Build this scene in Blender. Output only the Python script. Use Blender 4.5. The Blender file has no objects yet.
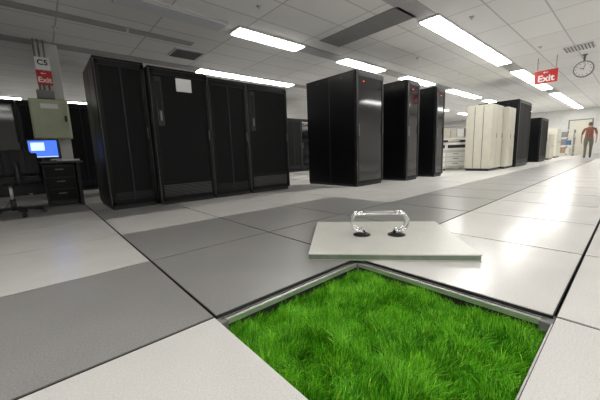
import bpy, bmesh, math, random
import numpy as np
from mathutils import Vector, Matrix
random.seed(7); rng=np.random.default_rng(3)
S=bpy.context.scene
try: S.view_settings.view_transform='Standard'
except Exception: pass
T=0.95; CH=2.8
# ---------------------------------------------------------------- materials
def new_mat(name):
    m=bpy.data.materials.new(name); m.use_nodes=True
    nt=m.node_tree; b=nt.nodes['Principled BSDF']; return m,nt,b
def mat(name,col,rough=.5,metal=0.,spec=.5,var=0.,vscale=6.,bump=0.,bscale=80.,coat=0.):
    m,nt,b=new_mat(name)
    b.inputs['Roughness'].default_value=rough; b.inputs['Metallic'].default_value=metal
    b.inputs['Specular IOR Level'].default_value=spec; b.inputs['Coat Weight'].default_value=coat
    tc=nt.nodes.new('ShaderNodeTexCoord')
    n=nt.nodes.new('ShaderNodeTexNoise'); n.inputs['Scale'].default_value=vscale; n.inputs['Detail'].default_value=4
    nt.links.new(tc.outputs['Object'],n.inputs['Vector'])
    r=nt.nodes.new('ShaderNodeValToRGB')
    a=[max(0,c*(1-var)) for c in col]; d=[min(1,c*(1+var)) for c in col]
    r.color_ramp.elements[0].position=.3; r.color_ramp.elements[1].position=.7
    r.color_ramp.elements[0].color=(*a,1); r.color_ramp.elements[1].color=(*d,1)
    nt.links.new(n.outputs['Fac'],r.inputs['Fac']); nt.links.new(r.outputs['Color'],b.inputs['Base Color'])
    if bump>0:
        n2=nt.nodes.new('ShaderNodeTexNoise'); n2.inputs['Scale'].default_value=bscale
        nt.links.new(tc.outputs['Object'],n2.inputs['Vector'])
        bp=nt.nodes.new('ShaderNodeBump'); bp.inputs['Strength'].default_value=bump; bp.inputs['Distance'].default_value=.01
        nt.links.new(n2.outputs['Fac'],bp.inputs['Height']); nt.links.new(bp.outputs['Normal'],b.inputs['Normal'])
    return m
def emis(name,col,s):
    m,nt,b=new_mat(name); b.inputs['Base Color'].default_value=(*col,1)
    b.inputs['Emission Color'].default_value=(*col,1); b.inputs['Emission Strength'].default_value=s
    return m
def perf(name,c0,c1,scale,rough=.55):
    m,nt,b=new_mat(name); tc=nt.nodes.new('ShaderNodeTexCoord')
    v=nt.nodes.new('ShaderNodeTexVoronoi'); v.inputs['Scale'].default_value=scale; v.inputs['Randomness'].default_value=0
    nt.links.new(tc.outputs['Object'],v.inputs['Vector'])
    r=nt.nodes.new('ShaderNodeValToRGB'); r.color_ramp.elements[0].position=.25; r.color_ramp.elements[1].position=.4
    r.color_ramp.elements[0].color=(*c0,1); r.color_ramp.elements[1].color=(*c1,1)
    nt.links.new(v.outputs['Distance'],r.inputs['Fac']); nt.links.new(r.outputs['Color'],b.inputs['Base Color'])
    b.inputs['Roughness'].default_value=rough; b.inputs['Specular IOR Level'].default_value=.12
    return m
M={}
M['white']=mat('tile_white_laminate',(.75,.735,.71),.22,var=.04,vscale=3)
M['gray']=mat('tile_gray_laminate',(.325,.32,.31),.28,var=.06,vscale=3)
def speckle(m,amt):
    nt=m.node_tree; b=nt.nodes['Principled BSDF']; src=b.inputs['Base Color'].links[0].from_socket
    tc=nt.nodes.new('ShaderNodeTexCoord'); n=nt.nodes.new('ShaderNodeTexNoise'); n.inputs['Scale'].default_value=160; n.inputs['Detail'].default_value=2
    nt.links.new(tc.outputs['Object'],n.inputs['Vector'])
    r=nt.nodes.new('ShaderNodeMapRange'); r.inputs['From Min'].default_value=.35; r.inputs['From Max'].default_value=.65
    r.inputs['To Min'].default_value=1-amt; r.inputs['To Max'].default_value=1+amt*.5
    nt.links.new(n.outputs['Fac'],r.inputs['Value'])
    mx=nt.nodes.new('ShaderNodeVectorMath'); mx.operation='SCALE'
    nt.links.new(src,mx.inputs[0]); nt.links.new(r.outputs['Result'],mx.inputs['Scale'])
    nt.links.new(mx.outputs['Vector'],b.inputs['Base Color'])
speckle(M['white'],.08); speckle(M['gray'],.16)
M['tedge']=mat('tile_edge_trim',(.012,.012,.012),.6)
M['sub']=mat('subfloor_concrete',(.05,.05,.05),.9,var=.2)
M['alu']=mat('aluminium',(.74,.74,.72),.42,.85,var=.08,vscale=20)
M['black']=mat('rack_black_paint',(.004,.004,.0045),.4,spec=.2,var=.2,bump=.05,bscale=300)
M['black2']=mat('rack_black_panel',(.003,.003,.0035),.35,spec=.22,var=.2)
M['mesh']=perf('rack_perforated_door',(.001,.001,.001),(.010,.010,.011),55)
M['gloss']=mat('rack_glass_door',(.006,.006,.007),.08,spec=.6)
M['dgray']=mat('dark_gray_plastic',(.025,.025,.028),.45,spec=.3,var=.1)
M['mgray']=mat('mid_gray_paint',(.20,.20,.20),.5,var=.1)
M['louv']=mat('louver_gray',(.07,.07,.07),.45)
M['cream']=mat('cream_paint',(.60,.58,.49),.4,var=.04)
M['creamd']=mat('cream_seam_shadow',(.12,.115,.1),.6)
M['wall']=mat('wall_paint',(.62,.62,.60),.7,var=.04,bump=.05)
M['box']=mat('electrical_box_enamel',(.40,.43,.30),.45,var=.06)
M['label']=mat('white_label',(.8,.8,.8),.5)
M['red']=mat('sign_red',(.55,.02,.018),.4)
M['blk']=mat('ink_black',(.01,.01,.01),.5)
M['fabric']=mat('chair_black_fabric',(.010,.010,.012),.85,var=.3,vscale=60,bump=.3,bscale=200)
M['desk']=mat('desk_laminate',(.05,.045,.04),.45,var=.1)
M['chrome']=mat('lifter_polished_metal',(.86,.87,.88),.14,1.)
M['rubber']=mat('suction_cup_rubber',(.010,.010,.010),.4)
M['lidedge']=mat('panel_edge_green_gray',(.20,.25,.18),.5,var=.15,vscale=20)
M['lidtop']=mat('lifted_tile_laminate',(.76,.76,.70),.3,var=.03); speckle(M['lidtop'],.07)
M['lamp']=emis('fluorescent_diffuser',(1,.98,.94),18.)
M['lampoff']=mat('unlit_diffuser',(.62,.64,.68),.4)
M['fix']=mat('fixture_metal',(.55,.55,.55),.5)
M['strip']=mat('ceiling_gray_strip',(.36,.36,.365),.6,var=.08)
M['strip2']=mat('ceiling_return_grille',(.20,.20,.20),.6,var=.08)
M['grille']=mat('vent_grille_metal',(.08,.08,.08),.5)
M['screen']=emis('monitor_blue_screen',(.05,.13,.75),1.6)
M['screen2']=emis('monitor_window',(.55,.7,1.),1.3)
M['led']=emis('led_red',(1,.03,.02),2.)
M['brown']=mat('cardboard',(.30,.2,.12),.8,var=.1)
M['blue']=mat('blue_plastic',(.05,.12,.28),.5)
M['skin']=mat('skin',(.45,.26,.18),.55,var=.08)
M['hair']=mat('gray_brown_hair',(.10,.08,.065),.8,var=.3,vscale=40)
M['pants']=mat('khaki_trousers',(.13,.12,.10),.85,var=.15,vscale=12)
M['shoe']=mat('dark_shoes',(.02,.018,.016),.5)
# plaid shirt
m,nt,b=new_mat('red_plaid_shirt'); tc=nt.nodes.new('ShaderNodeTexCoord')
w1=nt.nodes.new('ShaderNodeTexWave'); w1.inputs['Scale'].default_value=5; w1.bands_direction='Z'
w2=nt.nodes.new('ShaderNodeTexWave'); w2.inputs['Scale'].default_value=5; w2.bands_direction='X'
ad=nt.nodes.new('ShaderNodeMath'); ad.operation='ADD'; rr=nt.nodes.new('ShaderNodeValToRGB')
for w in (w1,w2): nt.links.new(tc.outputs['Object'],w.inputs['Vector'])
nt.links.new(w1.outputs['Fac'],ad.inputs[0]); nt.links.new(w2.outputs['Fac'],ad.inputs[1])
mu=nt.nodes.new('ShaderNodeMath'); mu.operation='MULTIPLY'; mu.inputs[1].default_value=.5
nt.links.new(ad.outputs[0],mu.inputs[0]); nt.links.new(mu.outputs[0],rr.inputs['Fac'])
rr.color_ramp.elements[0].color=(.08,.025,.02,1); rr.color_ramp.elements[1].color=(.30,.13,.09,1)
nt.links.new(rr.outputs['Color'],b.inputs['Base Color']); b.inputs['Roughness'].default_value=.9
M['shirt']=m
# ceiling tiles: lay-in grid with T-bar lines
m,nt,b=new_mat('acoustic_ceiling_tile'); tc=nt.nodes.new('ShaderNodeTexCoord')
br=nt.nodes.new('ShaderNodeTexBrick'); br.offset=0.; br.inputs['Scale'].default_value=1.
br.inputs['Brick Width'].default_value=1.22; br.inputs['Row Height'].default_value=.61
br.inputs['Mortar Size'].default_value=.012; br.inputs['Mortar Smooth'].default_value=.1
br.inputs['Color1'].default_value=(.80,.80,.79,1); br.inputs['Color2'].default_value=(.74,.74,.73,1); br.inputs['Mortar'].default_value=(.50,.50,.50,1)
nt.links.new(tc.outputs['Object'],br.inputs['Vector'])
n=nt.nodes.new('ShaderNodeTexNoise'); n.inputs['Scale'].default_value=90; nt.links.new(tc.outputs['Object'],n.inputs['Vector'])
mr=nt.nodes.new('ShaderNodeMapRange'); mr.inputs['From Min'].default_value=.3; mr.inputs['From Max'].default_value=.7; mr.inputs['To Min'].default_value=.86; mr.inputs['To Max'].default_value=1.04
nt.links.new(n.outputs['Fac'],mr.inputs['Value'])
vm=nt.nodes.new('ShaderNodeVectorMath'); vm.operation='SCALE'; nt.links.new(br.outputs['Color'],vm.inputs[0]); nt.links.new(mr.outputs['Result'],vm.inputs['Scale'])
nt.links.new(vm.outputs['Vector'],b.inputs['Base Color']); b.inputs['Roughness'].default_value=.9
M['ceil']=m
# ---------------------------------------------------------------- builder
class B:
    def __init__(s): s.bm=bmesh.new(); s.mats=[]
    def mi(s,k):
        if k not in s.mats: s.mats.append(k)
        return s.mats.index(k)
    def box(s,x0,x1,y0,y1,z0,z1,k,bev=0.):
        r=bmesh.ops.create_cube(s.bm,size=1.)
        vs=r['verts']
        for v in vs:
            v.co=Vector(((x0+x1)/2+v.co.x*(x1-x0),(y0+y1)/2+v.co.y*(y1-y0),(z0+z1)/2+v.co.z*(z1-z0)))
        i=s.mi(k); fs={f for v in vs for f in v.link_faces}
        for f in fs: f.material_index=i
        if bev>0:
            es={e for v in vs for e in v.link_edges}
            g=bmesh.ops.bevel(s.bm,geom=list(es),offset=bev,segments=2,affect='EDGES',profile=.5)
            for f in g['faces']: f.material_index=i
        return s
    def cyl(s,p0,p1,r0,k,r1=None,seg=16):
        p0=Vector(p0);p1=Vector(p1); d=p1-p0; r1=r0 if r1 is None else r1
        rot=d.to_track_quat('Z','Y').to_matrix().to_4x4()
        r=bmesh.ops.create_cone(s.bm,cap_ends=True,segments=seg,radius1=r0,radius2=r1,depth=d.length,matrix=Matrix.Translation((p0+p1)/2)@rot)
        i=s.mi(k)
        for v in r['verts']:
            for f in v.link_faces: f.material_index=i; f.smooth=len(f.verts)==4
        return s
    def tube(s,pts,r,k,closed=False,seg=10):
        pts=[Vector(p) for p in pts]; n=len(pts); rings=[]
        i=s.mi(k)
        for a in range(n):
            if closed: t=pts[(a+1)%n]-pts[a-1]
            else: t=pts[min(a+1,n-1)]-pts[max(a-1,0)]
            tt=t.normalized(); ref=Vector((0,1,0)) if abs(tt.y)<.9 else Vector((1,0,0))
            e1=tt.cross(ref).normalized(); e2=tt.cross(e1)
            rings.append([s.bm.verts.new(pts[a]+e1*(r*math.cos(2*math.pi*j/seg))+e2*(r*math.sin(2*math.pi*j/seg))) for j in range(seg)])
        for a in range(n if closed else n-1):
            A=rings[a];Bq=rings[(a+1)%n]
            for j in range(seg):
                f=s.bm.faces.new((A[j],A[(j+1)%seg],Bq[(j+1)%seg],Bq[j])); f.material_index=i; f.smooth=True
        if not closed:
            for R in (rings[0],rings[-1]):
                f=s.bm.faces.new(R); f.material_index=i
        return s
    def done(s,name,loc=(0,0,0),rz=0.,parent=None):
        bmesh.ops.recalc_face_normals(s.bm,faces=s.bm.faces)
        me=bpy.data.meshes.new(name); s.bm.to_mesh(me); s.bm.free()
        for k in s.mats: me.materials.append(M[k])
        o=bpy.data.objects.new(name,me); S.collection.objects.link(o)
        o.location=loc; o.rotation_euler=(0,0,rz)
        if parent: o.parent=parent
        return o
def text(body,size,matk,parent,loc,rot,name,bold=0.):
    c=bpy.data.curves.new(name,'FONT'); c.body=body; c.size=size; c.extrude=.002; c.offset=bold
    c.align_x='CENTER'; c.align_y='CENTER'; c.materials.append(M[matk])
    o=bpy.data.objects.new(name,c); S.collection.objects.link(o); o.parent=parent
    o.location=loc; o.rotation_euler=rot; return o
# ---------------------------------------------------------------- room shell
X0,X1,Y0,Y1=-4*T,26*T,-4*T,15*T
b=B(); g=.0045
for i in range(-4,26):
    for j in range(-4,15):
        if (i,j)==(0,-1): continue
        if j==0: k='gray'
        elif j==1: k='gray' if i>=0 and i<3 else 'white'
        elif j==2: k='gray' if (i==-2) else 'white'
        elif j<0: k='white'
        else: k='gray' if (i+j)%3==0 else 'white'
        b.box(i*T+g,(i+1)*T-g,j*T+g,(j+1)*T-g,-.016,-.004,'tedge')
        b.box(i*T+g+.003,(i+1)*T-g-.003,j*T+g+.003,(j+1)*T-g-.003,-.0045,0,k)
b.box(X0,X1,Y0,Y1,-.52,-.5,'sub')
b.done('floor')
b=B(); b.box(X0,X1,Y0,Y1,CH,CH+.05,'ceil'); b.done('ceiling')
b=B(); b.box(X0-.1,X0,Y0,Y1,-.5,CH+.05,'wall'); b.done('wall_left')
b=B(); b.box(X1,X1+.1,Y0,Y1,-.5,CH+.05,'wall'); b.done('wall_right')
b=B(); b.box(X0,X1,Y1,Y1+.1,-.5,CH+.05,'wall'); b.done('wall_back')
b=B(); b.box(X0,X1,Y0-.1,Y0,-.5,CH+.05,'wall'); b.done('wall_front')
# hole support frame (aluminium stringers round the open bay) + pedestals
b=B(); w=.030; wn=.004
b.box(-w,T+w,-w,.004,-.056,-.017,'alu',.002)          # stringer along y=0
b.box(T-w,T+.004,-T,0,-.056,-.017,'alu',.002)         # stringer along x=T
b.box(-w,wn,-T-w,0,-.056,-.017,'alu',.002)            # stringer along x=0
b.box(-w,T+w,-T-w,-T+wn,-.056,-.017,'alu',.002)       # stringer along y=-T
for (x_0,x_1,y_0,y_1) in ((.02,T-w,-w-.004,-w),(T-w-.004,T-w,-T+.02,-w)):
    b.box(x_0,x_1,y_0,y_1,-.075,-.040,'tedge')
for (x_0,x_1,y_0,y_1) in ((.02,T-w,-.013,-.010),(T-.013,T-.010,-T+.02,-w)):
    b.box(x_0,x_1,y_0,y_1,-.02,-.0155,'tedge')
for (px,py) in ((0,0),(T,0),(0,-T),(T,-T)):
    b.cyl((px,py,-.5),(px,py,-.08),.02,'alu'); b.box(px-.04,px+.04,py-.04,py+.04,-.06,-.0165,'mgray',.004)
    b.cyl((px,py,-.5),(px,py,-.49),.06,'alu')
b.done('floor_support_frame')
# ---------------------------------------------------------------- grass
def grass():
    N=90000; gz=-.098
    ex=.03
    x=rng.uniform(-ex,T+ex,N); y=rng.uniform(-T-ex,ex,N)
    def fld(x,y,s,ph):
        return (np.sin(x*s+ph)+np.sin(y*s*1.1+ph*2.1)+np.sin((x+y)*s*.7+ph*.7)+np.sin((x-y)*s*.83+ph*1.9))/4
    c=fld(x,y,23,.3)*.5+fld(x,y,61,1.7)*.5
    h=.050+.034*c+rng.normal(0,.011,N); h=np.clip(h,.010,.092)
    inside=(x>.01)&(x<T-w)&(y<-w)&(y>-T+.01); h=np.where(inside,h,np.minimum(h,.03))
    ang=fld(x,y,14,2.2)*3.0+fld(x,y,41,.9)*2.5+rng.normal(0,.8,N)
    lean=np.clip(.45+.45*fld(x,y,31,4.)+rng.normal(0,.3,N),0.02,1.3)
    wd=rng.uniform(.0009,.0019,N); fa=rng.uniform(0,np.pi,N)
    dx,dy=np.cos(ang),np.sin(ang); wx,wy=np.cos(fa)*wd,np.sin(fa)*wd
    V=np.zeros((N,7,3))
    for q,t in enumerate((0,.4,.75,1.)):
        off=lean*h*t*t; z=gz+h*t*(1-.25*lean*t)
        ww=(1,.85,.55,0)[q]
        cx=x+dx*off; cy=y+dy*off
        if q<3:
            V[:,2*q]=np.stack([cx-wx*ww,cy-wy*ww,z],1); V[:,2*q+1]=np.stack([cx+wx*ww,cy+wy*ww,z],1)
        else: V[:,6]=np.stack([cx,cy,z],1)
    base=(np.arange(N)*7)[:,None]
    quads=np.concatenate([base+np.array([[0,1,3,2]]),base+np.array([[2,3,5,4]])],0)
    tris=base+np.array([[4,5,6]])
    me=bpy.data.meshes.new('grass'); nv=N*7; me.vertices.add(nv); me.vertices.foreach_set('co',V.reshape(-1))
    li=np.concatenate([quads.reshape(-1),tris.reshape(-1)]); me.loops.add(len(li)); me.loops.foreach_set('vertex_index',li.astype(np.int32))
    nf=len(quads)+len(tris); me.polygons.add(nf)
    ls=np.concatenate([np.arange(len(quads))*4,len(quads)*4+np.arange(len(tris))*3]); me.polygons.foreach_set('loop_start',ls.astype(np.int32))
    me.update(calc_edges=True)
    at=me.color_attributes.new('blade','FLOAT_COLOR','POINT')
    rv=np.clip(rng.normal(.48,.28,N)+.42*c,0,1)
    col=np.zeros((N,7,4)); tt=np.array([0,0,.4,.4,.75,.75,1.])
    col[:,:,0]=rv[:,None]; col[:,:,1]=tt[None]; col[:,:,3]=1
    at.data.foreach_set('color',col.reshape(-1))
    m,nt,bb=new_mat('grass_blade')
    a=nt.nodes.new('ShaderNodeVertexColor'); a.layer_name='blade'; sp=nt.nodes.new('ShaderNodeSeparateColor'); nt.links.new(a.outputs['Color'],sp.inputs[0])
    r=nt.nodes.new('ShaderNodeValToRGB'); nt.links.new(sp.outputs['Red'],r.inputs['Fac'])
    r.color_ramp.elements[0].color=(.035,.24,.004,1); r.color_ramp.elements[1].color=(.50,.98,.09,1)
    e=r.color_ramp.elements.new(.5); e.color=(.15,.60,.015,1)
    mr=nt.nodes.new('ShaderNodeMapRange'); nt.links.new(sp.outputs['Green'],mr.inputs['Value']); mr.inputs['To Min'].default_value=.12; mr.inputs['To Max'].default_value=1.2  # blade colour darkens toward the root, painting in shade between the blades
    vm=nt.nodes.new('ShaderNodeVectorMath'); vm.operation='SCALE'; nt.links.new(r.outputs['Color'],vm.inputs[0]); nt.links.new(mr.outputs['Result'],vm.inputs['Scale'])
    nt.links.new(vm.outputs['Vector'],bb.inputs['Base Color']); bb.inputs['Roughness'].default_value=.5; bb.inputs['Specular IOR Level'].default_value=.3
    tr=nt.nodes.new('ShaderNodeBsdfTranslucent'); nt.links.new(vm.outputs['Vector'],tr.inputs['Color'])
    mx=nt.nodes.new('ShaderNodeMixShader'); mx.inputs[0].default_value=.35
    nt.links.new(bb.outputs[0],mx.inputs[1]); nt.links.new(tr.outputs[0],mx.inputs[2]); nt.links.new(mx.outputs[0],nt.nodes['Material Output'].inputs['Surface'])
    me.materials.append(m)
    o=bpy.data.objects.new('grass_patch',me); S.collection.objects.link(o)
    M['soil']=mat('soil',(.008,.02,.003),.95,var=.4,vscale=30)
    q=B(); q.box(-.10,T+.10,-T-.10,.10,gz-.40,gz,'soil'); q.done('soil_bed')
grass()
# ---------------------------------------------------------------- lifted floor tile and suction lifter
b=B(); sx_,sy_=.505,.425
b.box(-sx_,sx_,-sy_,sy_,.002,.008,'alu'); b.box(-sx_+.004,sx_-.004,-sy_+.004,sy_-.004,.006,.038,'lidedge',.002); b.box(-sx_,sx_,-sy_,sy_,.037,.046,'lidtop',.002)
rz=math.radians(-48.7)
lx,ly=1.045+.75*sy_,-.19+.66*sy_
lid=b.done('lifted_floor_tile',(lx,ly,0),rz)
b=B()
for sx in (-.125,.125):
    b.cyl((sx,0,0),(sx,0,.006),.064,'rubber',.062,24); b.cyl((sx,0,.006),(sx,0,.018),.058,'rubber',.034,24); b.cyl((sx,0,.018),(sx,0,.034),.028,'rubber',.024,20)
    b.box(sx-.012,sx+.012,-.045,.045,.026,.036,'chrome',.003)
    for sy in (-.03,.03): b.cyl((sx,sy,.02),(sx,sy,.05),.007,'chrome',seg=12)
def arch(y,lo,hi,hw):
    P=[]
    for a in np.linspace(0,1,9): P.append((-.125-(hw-.125)*math.sin(a*math.pi/2),y,lo+(hi-lo)*.5*a*a+0))
    z0=P[-1][2]
    for a in np.linspace(0,math.pi/2,8)[1:]: P.append((-hw+.05*(1-math.cos(a)),y,z0+(hi-z0)*math.sin(a)))
    Q=[(-p[0],p[1],p[2]) for p in P[::-1]]
    return P+Q
for y in (-.038,.038): b.tube(arch(y,.035,.165,.20),.010,'chrome')
for sx in (-.15,.15): b.cyl((sx,-.04,.165),(sx,.04,.165),.008,'chrome',seg=12)
b.cyl((-.11,0,.165),(.11,0,.165),.014,'fix',seg=14)
for sx in (-.11,.11): b.box(sx-.006,sx+.006,-.04,.04,.155,.175,'chrome',.002)
lrot=Matrix.Rotation(rz,3,'Z'); lp=lrot@Vector((-.02,.0,0))
b.done('suction_cup_lifter',(lx+lp.x,ly+lp.y,.046),rz)
# ---------------------------------------------------------------- racks
def rack(name,cx,cy,W,D,H,rz=0.,style='mesh',side2=True,label=False):
    b=B(); w,d=W/2,D/2
    b.box(-w+.02,w-.02,-d+.03,d-.02,0,.05,'dgray')
    b.box(-w,w,-d+.03,d-.02,.045,H-.02,'black',.006)
    b.box(-w-.003,w+.003,-d+.025,d-.015,H-.03,H,'black2',.006)
    y=-d
    b.box(-w+.004,-w+.05,y,y+.035,.06,H-.035,'black2',.004); b.box(w-.05,w-.004,y,y+.035,.06,H-.035,'black2',.004)
    b.box(-w+.004,w-.004,y,y+.035,H-.10,H-.033,'black2',.004); b.box(-w+.004,w-.004,y,y+.035,.06,.11,'black2',.004)
    b.box(-w+.001,-w+.007,y-.001,y+.01,.06,H-.035,'louv'); b.box(w-.007,w-.001,y-.001,y+.01,.06,H-.035,'louv')
    b.box(-w,w,y+.0,y+.012,H-.040,H-.034,'louv'); b.box(-w+.05,w-.05,y-.001,y+.008,H-.106,H-.1,'dgray')
    if style=='mesh':
        b.box(-w+.045,w-.045,y+.012,y+.034,.11,H-.10,'mesh')
        b.box(-.008,.008,y+.005,y+.03,.11,H-.1,'dgray')
        for q in range(5): b.box(-w+.055,w-.055,y+.006,y+.03,.13+q*.022,.14+q*.022,'dgray')
    elif style=='tall':
        b.box(-w+.045,w-.045,y+.012,y+.034,.32,H-.10,'mesh')
        b.box(-w+.045,w-.045,y+.006,y+.034,.29,.33,'black2',.003)
        for q in range(8):
            z=.12+q*.022
            b.box(-w+.055,w-.055,y+.006,y+.03,z,z+.010,'louv')
        b.box(-w+.055,-w+.15,y-.004,y+.03,H*.58,H-.14,'dgray',.006)
        b.box(-w+.075,-w+.13,y-.008,y+.0,H*.70,H-.20,'black2',.003)
        b.box(-w+.09,-w+.115,y-.03,y-.008,H*.62,H*.69,'mgray',.004)
    elif style=='glass':
        b.box(-w+.045,w-.045,y+.008,y+.034,.11,H-.10,'gloss')
        b.box(-w+.06,-w+.075,y-.004,y+.01,H*.45,H*.55,'mgray',.003)
        b.box(-w+.2,-w+.225,y-.002,y+.01,H-.2,H-.185,'led')
    b.box(w-.045,w-.03,y-.015,y,H*.48,H*.56,'louv',.003)
    for sx in (-1,1):
        xx=sx*w
        segs=((-d+.06,-.01),(.01,d-.05)) if side2 else ((-d+.06,d-.05),)
        b.box(min(xx,xx+sx*.006),max(xx,xx+sx*.006),-.007,.007,.08,H-.05,'dgray')
        b.box(min(xx,xx+sx*.006),max(xx,xx+sx*.006),-d+.035,-d+.045,.06,H-.04,'dgray')
        for (ya,yb) in segs:
            b.box(min(xx,xx+sx*.01),max(xx,xx+sx*.01),ya,yb,.08,H-.05,'black2',.003)
            ym=(ya+yb)/2; b.box(min(xx,xx+sx*.014),max(xx,xx+sx*.014),ym-.03,ym+.03,H-.10,H-.085,'dgray')
    for q in range(10): b.box(-w+.06,w-.06,d-.02,d-.012,.3+q*.14,.31+q*.14,'dgray')
    if label: b.box(-.06,.16,y-.004,y+.014,H-.31,H-.13,'label')
    for sx in (-w+.06,w-.06):
        for sy in (-d+.1,d-.1): b.cyl((sx,sy,0),(sx,sy,.05),.02,'mgray',seg=10)
    return b.done(name,(cx,cy,0),rz)
D=1.0
rack('server_rack',.485,3.48+D/2,.58,D,1.98,0,'mesh')
x=.79
for wd,st,h,lb in ((.84,'tall',1.93,True),(.68,'mesh',1.89,False),(.88,'tall',1.89,False)):
    rack('server_rack',x+wd/2,3.36+D/2,wd-.012,D,h,0,st,label=lb); x+=wd
rack('server_rack',4.47,2.37+.68,.86,1.36,2.15,0,'glass')
rack('server_rack',5.74,2.16+.66,.5,1.32,2.13,0,'glass')
rack('server_rack',6.85,2.06+.65,.42,1.3,2.10,0,'glass')
rack('server_rack',11.75,1.42+.6,1.5,1.2,2.12,0,'mesh')
rack('server_rack',15.2,1.45+.6,1.3,1.2,1.75,0,'mesh')
for i in range(16):
    rack('server_rack',-3.2+i*.72,8.0,.7,1.0,2.0,0,'mesh' if i%3 else 'glass')
# ---------------------------------------------------------------- cream cabinets
def cream(name,cx,cy,W,D,H,nf,ns):
    b=B(); w,d=W/2,D/2
    b.box(-w+.03,w-.03,-d+.03,d-.03,0,.07,'dgray'); b.box(-w+.012,w-.012,-d+.012,d-.012,.06,H-.012,'creamd')
    for i in range(nf):
        a=-w+W*i/nf+.008; c=-w+W*(i+1)/nf-.008
        b.box(a,c,-d,-d+.02,.07,H-.02,'cream',.006); b.box(a,c,d-.02,d,.07,H-.02,'cream',.006)
        b.box(c-.05,c-.035,-d-.012,-d,H*.5,H*.57,'mgray',.002)
    for i in range(ns):
        a=-d+D*i/ns+.008; c=-d+D*(i+1)/ns-.008
        b.box(-w,-w+.02,a,c,.07,H-.02,'cream',.006); b.box(w-.02,w,a,c,.07,H-.02,'cream',.006)
    b.box(-w,w,-d,d,H-.03,H,'cream',.008)
    return b.done(name,(cx,cy,0))
cream('cream_cabinet',9.5,1.92,1.0,.66,1.84,2,3)
cream('cream_cabinet',10.45,1.83,.8,.7,1.82,2,2)
cream('storage_cabinet',17.4,1.75,.9,.5,1.15,2,1)
cream('storage_cabinet',20.3,1.9,1.2,.5,1.5,3,1)
# ---------------------------------------------------------------- shelf with boxes, printers
def shelf(x,y,rz):
    b=B()
    for sx in (-.6,.6):
        for sy in (-.25,.25): b.box(sx-.02,sx+.02,sy-.02,sy+.02,0,1.5,'mgray')
    for z in (.15,.6,1.05,1.47): b.box(-.62,.62,-.27,.27,z,z+.03,'fix')
    for z in (.18,.63,1.08):
        x_=-.55
        while x_<.4:
            ww=random.uniform(.18,.35); hh=random.uniform(.18,.36); b.box(x_,x_+ww-.02,-.22,.2,z,z+hh,random.choice(['label','cream','brown','mgray','blue']),.004); x_+=ww
    b.done('storage_shelf',(x,y,0),rz)
shelf(11.2,3.5,math.radians(-60)); shelf(12.6,4.4,math.radians(-60)); shelf(22.6,1.9,math.radians(-90))
def printer(name,x,y,rz):
    b=B(); b.box(-.35,.35,-.3,.3,.05,.62,'cream',.02)
    for z in (.12,.27,.42): b.box(-.31,.31,-.312,-.29,z,z+.12,'label',.006); b.box(-.08,.08,-.325,-.305,z+.07,z+.09,'mgray')
    b.box(-.37,.37,-.32,.32,.62,.86,'label',.03); b.box(-.28,.28,-.325,-.30,.68,.78,'dgray',.005)
    b.box(-.36,.36,-.3,.32,.88,.98,'cream',.02); b.box(.1,.34,-.42,-.28,.86,.92,'dgray',.01)
    b.box(-.3,.3,-.2,.25,.855,.885,'dgray'); b.box(-.62,-.36,-.18,.18,.62,.64,'label')
    for sx in (-.3,.3):
        for sy in (-.25,.25): b.cyl((sx-.02,sy,.03),(sx+.02,sy,.03),.03,'dgray',seg=12)
    b.done(name,(x,y,0),rz)
printer('office_printer',9.0,3.2,math.radians(-55)); printer('office_printer',9.7,2.85,math.radians(-55))
# ---------------------------------------------------------------- desk, monitor, chair
b=B()
b.box(-.85,.85,-.38,.38,.66,.69,'desk',.006)
b.box(-.84,-.80,-.36,.36,0,.66,'dgray'); b.box(.76,.80,-.36,.36,0,.66,'dgray'); b.box(-.8,.76,.3,.32,.2,.66,'dgray')
b.box(.36,.74,-.34,.3,.06,.64,'dgray',.006)
for z in (.1,.28,.46): b.box(.38,.72,-.352,-.338,z,z+.16,'black',.004); b.box(.5,.6,-.362,-.35,z+.1,z+.115,'mgray')
b.done('computer_desk',(-.80,4.98,0))
b=B()
for q in range(5): b.box(-.11+.004*(q%2),.11,-.15,.15-.005*(q%3),q*.005,q*.005+.0045,'label')
b.done('paper_stack',(-.12,4.78,.692),.2)
b=B()
b.box(-.12,.12,-.08,.1,0,.015,'dgray',.005); b.box(-.03,.03,.02,.05,.01,.1,'dgray',.004)
b.box(-.205,.205,-.02,.03,.04,.345,'dgray',.01); b.box(-.11,.11,.03,.10,.08,.28,'dgray',.02)
b.box(-.18,.18,-.024,-.018,.068,.32,'screen'); b.box(-.15,.02,-.027,-.023,.17,.29,'screen2'); b.box(-.18,.18,-.026,-.023,.068,.08,'screen2')
b.done('computer_monitor',(-.38,4.98,.692),math.radians(-22))
b=B(); b.box(-.22,.22,-.07,.07,0,.02,'dgray',.005)
for i in range(14):
    for j in range(4): b.box(-.2+i*.029,-.178+i*.029,-.06+j*.031,-.036+j*.031,.02,.027,'mgray')
b.done('computer_keyboard',(-.75,4.72,.692),math.radians(-10))
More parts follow.
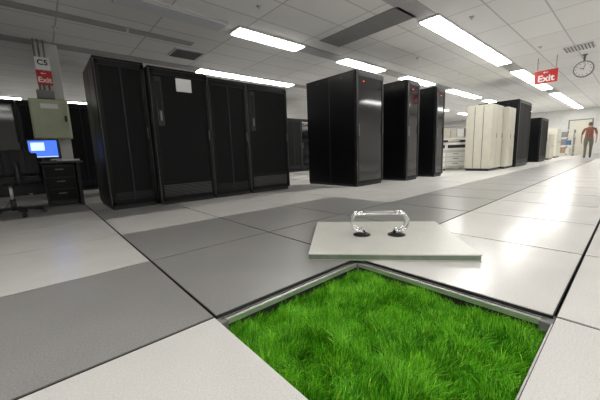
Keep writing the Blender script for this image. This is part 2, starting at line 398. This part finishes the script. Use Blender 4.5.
def chair(name,loc,rz):
    b=B()
    for i in range(5):
        a=2*math.pi*i/5+.3; c,s_=math.cos(a),math.sin(a)
        b.tube([(0.03*c,.03*s_,.10),(.16*c,.16*s_,.09),(.29*c,.29*s_,.065)],.018,'dgray',seg=8)
        b.cyl((.29*c-.02*s_,.29*s_+.02*c,.028),(.29*c+.02*s_,.29*s_-.02*c,.028),.028,'blk',seg=14)
        b.cyl((.29*c,.29*s_,.03),(.29*c,.29*s_,.075),.01,'dgray',seg=8)
    b.cyl((0,0,.07),(0,0,.22),.03,'dgray'); b.cyl((0,0,.2),(0,0,.42),.018,'alu')
    b.box(-.1,.1,-.12,.12,.40,.43,'dgray',.006)
    b.box(-.25,.25,-.24,.24,.43,.50,'fabric',.03)
    b.tube([(0,.2,.42),(0,.29,.45),(0,.30,.6),(0,.27,.7)],.02,'dgray',seg=8)
    for i in range(7):
        t=(i-3)/3; b.box(t*.21-.04,t*.21+.04,.235-.05*t*t,.275-.05*t*t,.54,.84-.04*t*t,'fabric',.015)
    for sx in (-1,1):
        b.tube([(sx*.2,.0,.43),(sx*.29,.0,.45),(sx*.29,.0,.66)],.014,'dgray',seg=8); b.box(sx*.29-.03,sx*.29+.03,-.14,.12,.66,.69,'dgray',.012)
    b.done(name,loc,rz)
chair('office_chair',(-.78,4.16,0),math.radians(200))
# ---------------------------------------------------------------- column with signs and electrical box
b=B(); b.box(-.17,.17,-.17,.17,0,CH,'wall',.006); b.box(-.185,.185,-.185,.185,0,.12,'dgray')
b.done('support_column',(-.12,6.25,0))
b=B(); b.box(-.27,.27,-.1,.1,0,.68,'box',.01); b.box(-.25,.25,-.112,-.098,.02,.66,'box',.006); b.box(.19,.22,-.135,-.11,.3,.4,'dgray',.004)
b.box(-.12,.12,-.116,-.11,.52,.6,'label'); b.cyl((-.2,0,-.4),(-.2,0,0),.02,'mgray'); b.box(-.14,.10,-.06,.06,.70,.84,'mgray',.008)
for q in (-.08,-.02,.05): b.cyl((q,0,.68),(q,0,1.69),.015,'mgray',seg=10)
b.done('electrical_box',(-.20,5.94,1.1))
b=B(); b.box(-.10,.10,-.012,.012,0,.21,'label',.003)
sg=b.done('column_label_sign',(-.20,5.86,2.27)); text('C5',.12,'blk',sg,(0,-.014,.12),(math.pi/2,0,0),'letters_c5',.003)
def arrow(b,cx,y,cz,s,k,d=-1):
    i=b.mi(k)
    b.box(cx-s*.5,cx+s*.5,y-.002,y,cz-s*.1,cz+s*.1,k)
    vs=[b.bm.verts.new(Vector(p)) for p in ((cx+d*s*.9,y-.002,cz),(cx+d*s*.35,y-.002,cz+s*.35),(cx+d*s*.35,y-.002,cz-s*.35))]
    f=b.bm.faces.new(vs); f.material_index=i
b=B(); b.box(-.105,.105,-.012,.012,0,.24,'red',.003); arrow(b,0,-.013,.19,.055,'label')
sg=b.done('exit_sign',(-.20,5.855,2.02)); text('Exit',.12,'label',sg,(0,-.014,.08),(math.pi/2,0,0),'letters_exit',.003)
b=B(); b.box(-.225,.225,-.02,.02,0,.31,'red',.004); b.box(-.232,.232,-.012,.012,-.008,.318,'label',.003)
for sx in (-.18,.18): b.cyl((sx,0,.31),(sx,0,.62),.006,'mgray',seg=8)
arrow(b,0,-.021,.255,.075,'label')
sg=b.done('exit_sign',(9.2,.54,2.18),-math.pi/2); text('Exit',.21,'label',sg,(0,-.023,.11),(math.pi/2,0,0),'letters_exit',.005)
# clock
b=B()
b.cyl((0,-.04,0),(0,.04,0),.19,'mgray',seg=40); b.cyl((0,-.045,0),(0,-.038,0),.166,'label',seg=40)
for i in range(12):
    a=i*math.pi/6; c,s_=math.cos(a),math.sin(a); b.cyl((.125*c,-.047,.125*s_),(.152*c,-.047,.152*s_),.006,'blk',seg=6)
b.cyl((0,-.05,0),(-.07,-.05,.025),.007,'blk',seg=6); b.cyl((0,-.052,0),(.03,-.052,.12),.005,'blk',seg=6); b.cyl((0,-.056,0),(0,-.045,0),.012,'blk')
b.cyl((0,0,.18),(0,0,.34),.02,'mgray'); b.cyl((0,0,.32),(0,0,.34),.05,'mgray')
b.done('wall_clock',(9.8,-.07,CH-.34),-math.pi/2)
# ---------------------------------------------------------------- ceiling fixtures
def fixture(xa,xb,y,w=.30,on=True):
    b=B(); L=xb-xa
    b.box(-L/2,L/2,-w/2-.03,w/2+.03,-.03,0,'fix',.004)
    b.box(-L/2+.03,L/2-.03,-w/2,w/2,-.045,-.028,'lamp' if on else 'lampoff')
    n=max(1,int(L/1.22))
    for i in range(1,n): b.box(-L/2+L*i/n-.012,-L/2+L*i/n+.012,-w/2,w/2,-.048,-.03,'fix')
    b.done('ceiling_light' ,((xa+xb)/2,y,CH))
for xa,xb in ((2.3,3.8),(5.05,6.7),(7.8,9.6),(11.0,14.0),(15.,18.),(19.5,23)): fixture(xa,xb,3.6)
for xa,xb in ((4.6,8.86),(9.99,14.4),(15.8,24.0)): fixture(xa,xb,1.35)
for xa,xb in ((2.7,5.7),(8,11),(13,17),(19,23)): fixture(xa,xb,6.15)
for xa,xb in ((-3.3,-.6),(.3,2.6),(6,10),(14,18)): fixture(xa,xb,12.3)
for xa,xb in ((-2.6,-.4),(.6,2.8),(5,8),(10,13),(15,18),(20,23)): fixture(xa,xb,-1.9)  # unseen row outside the view, added to brighten the near floor
fixture(-2.8,-1.0,.3)  # extra lamp out of view, added for more light in the foreground
fixture(.55,2.1,3.6,on=False)
b=B()
def strip(xa,xb,ya,yb,k='strip'): b.box(xa,xb,ya,yb,CH-.012,CH-.001,k)
for y in (3.6,):
    strip(-3.5,.5,y-.15,y+.15); strip(3.82,5.03,y-.16,y+.16); strip(6.72,7.78,y-.16,y+.16); strip(9.62,10.98,y-.16,y+.16)
strip(-3.5,2.66,6.0,6.3); strip(5.72,7.98,6.0,6.3); strip(3.85,4.42,1.45,3.1,'strip2'); strip(8.88,9.97,1.2,1.5); strip(14.42,15.78,1.2,1.5); strip(1.6,4.55,1.2,1.5)
strip(-3,2,4.55,4.75)
b.done('trim_1')
def vent(x,y,w=.58,d=.3):
    b=B(); b.box(-w/2,w/2,-d/2,d/2,-.02,0,'fix')
    for i in range(9): q=-d/2+.03+i*(d-.06)/8; b.box(-w/2+.03,w/2-.03,q-.009,q+.009,-.03,-.018,'grille')
    b.done('ceiling_vent',(x,y,CH))
vent(2.1,5.25,.58,.5); vent(6.3,4.8); vent(8.9,-.05,.5,.5)
for (x,y) in ((1.0,3.1),(.9,4.6),(2.2,2.7),(5.2,.9),(6.5,2.5),(9.,2.5),(0,5.2),(8.1,.5)):
    b=B(); b.cyl((0,0,-.012),(0,0,0),.04,'fix'); b.cyl((0,0,-.05),(0,0,-.01),.012,'alu'); b.cyl((0,0,-.054),(0,0,-.05),.025,'alu'); b.done('ceiling_sprinkler',(x,y,CH))
b=B(); b.box(-.03,0,-.5,.5,0,2.1,'cream',.005); b.box(-.05,-.03,-.42,-.38,.95,1.1,'mgray'); b.box(-.045,0,-.56,-.5,0,2.16,'mgray'); b.box(-.045,0,.5,.56,0,2.16,'mgray'); b.box(-.045,0,-.56,.56,2.1,2.16,'mgray')
b.done('door_1',(X1-.002,1.3,0))
# ---------------------------------------------------------------- man walking away
def man(loc,rz):
    J={}; V=[];E=[];Rr=[]
    def add(n,p,r,par=None):
        J[n]=len(V); V.append(p); Rr.append(r)
        if par: E.append((J[par],J[n]))
    add('pel',(0,0,.94),(.155,.115)); add('waist',(0,0,1.06),(.145,.11),'pel'); add('chest',(0,0,1.25),(.165,.12),'waist'); add('sh',(0,0,1.40),(.12,.09),'chest')
    add('neck',(0,.01,1.49),(.055,.058),'sh'); add('head0',(0,.02,1.58),(.070,.082),'neck'); add('head1',(0,.02,1.67),(.078,.092),'head0'); add('head2',(0,.01,1.72),(.055,.065),'head1')
    for s,n,ph in ((-1,'l',1),(1,'r',-1)):
        add('shj'+n,(s*.18,0,1.39),(.062,.062),'sh'); add('ua'+n,(s*.23,.03*ph,1.25),(.050,.050),'shj'+n); add('el'+n,(s*.255,.02*ph,1.10),(.041,.041),'ua'+n)
        add('fa'+n,(s*.26,.07*ph+.03,.97),(.034,.034),'el'+n); add('wr'+n,(s*.255,.11*ph+.05,.86),(.025,.025),'fa'+n); add('pa'+n,(s*.25,.125*ph+.055,.79),(.034,.02),'wr'+n)
        for k in range(4): add('f%d'%k+n,(s*.245,.125*ph+.03+.018*k,.70-(.012 if k in(1,2) else 0)),(.008,.008),'pa'+n)
        add('th'+n,(s*.225,.125*ph+.10,.76),(.009,.009),'pa'+n)
        add('hip'+n,(s*.09,0,.88),(.098,.10),'pel'); add('tg'+n,(s*.10,-.05*ph,.70),(.080,.085),'hip'+n); add('kn'+n,(s*.10,-.07*ph+.02,.50),(.058,.06),'tg'+n)
        add('cf'+n,(s*.10,-.15*ph,.32),(.055,.056),'kn'+n); add('an'+n,(s*.10,-.20*ph-.01,.10+(.03 if ph==1 else 0)),(.042,.045),'cf'+n)
        add('ft'+n,(s*.105,-.20*ph+.08,.045),(.042,.035),'an'+n); add('to'+n,(s*.11,-.20*ph+.17,.032),(.04,.028),'ft'+n)
    me=bpy.data.meshes.new('man'); me.from_pydata(V,E,[]); o=bpy.data.objects.new('man_tmp',me); S.collection.objects.link(o)
    sk=o.modifiers.new('s','SKIN'); sk.use_smooth_shade=True
    for i,sv in enumerate(me.skin_vertices[0].data): sv.radius=Rr[i]; sv.use_root=(i==0)
    o.modifiers.new('u','SUBSURF').levels=2
    dg=bpy.context.evaluated_depsgraph_get(); me2=bpy.data.meshes.new_from_object(o.evaluated_get(dg)); bpy.data.objects.remove(o)
    me2.materials.clear()
    for k in ('shirt','pants','skin','hair','shoe'): me2.materials.append(M[k])
    for p in me2.polygons:
        c=p.center; ax=abs(c.x)
        if c.z<.09: k=4
        elif ax>.19 and c.z<1.14: k=2
        elif c.z<.96: k=1
        elif c.z<1.475: k=0
        elif c.z>1.68 or (c.z>1.55 and c.y<.035): k=3
        else: k=2
        p.material_index=k; p.use_smooth=True
    o=bpy.data.objects.new('walking_man',me2); S.collection.objects.link(o); o.location=loc; o.rotation_euler=(0,0,rz)
    q=B()
    for sx in (-1,1):
        q.cyl((sx*.074,.015,1.60),(sx*.086,.01,1.635),.018,'skin',.02,10); q.cyl((sx*.03,.10,1.63),(sx*.03,.112,1.63),.009,'label',seg=10); q.cyl((sx*.03,.11,1.63),(sx*.03,.115,1.63),.004,'blk',seg=8)
    q.cyl((0,.10,1.63),(0,.13,1.595),.008,'skin',.015,10); q.box(-.025,.025,.10,.108,1.555,1.563,'red')
    q.done('face_and_ears',parent=o)
    o.scale=(.96,.96,.96)
man((18.8,.40,0),-math.pi/2+.1)
# ---------------------------------------------------------------- camera
f,pitch,roll,yaw=293.3086,.1537,-.0371,.8520
fw=Vector((math.cos(yaw)*math.cos(pitch),math.sin(yaw)*math.cos(pitch),-math.sin(pitch)))
r=Vector((math.sin(yaw),-math.cos(yaw),0)); u=r.cross(fw)
r2=r*math.cos(roll)+u*math.sin(roll); u2=-r*math.sin(roll)+u*math.cos(roll)
cam=bpy.data.cameras.new('camera'); cam.lens=36*f/600; cam.sensor_width=36; cam.clip_start=.02
co=bpy.data.objects.new('camera',cam); S.collection.objects.link(co)
mw=Matrix(((r2.x,u2.x,-fw.x,-.4949*T),(r2.y,u2.y,-fw.y,-1.1591*T),(r2.z,u2.z,-fw.z,.6893*T),(0,0,0,1)))
co.matrix_world=mw; S.camera=co
w=bpy.data.worlds.new('world'); S.world=w; w.use_nodes=True; w.node_tree.nodes['Background'].inputs[0].default_value=(.5,.5,.5,1); w.node_tree.nodes['Background'].inputs[1].default_value=.2
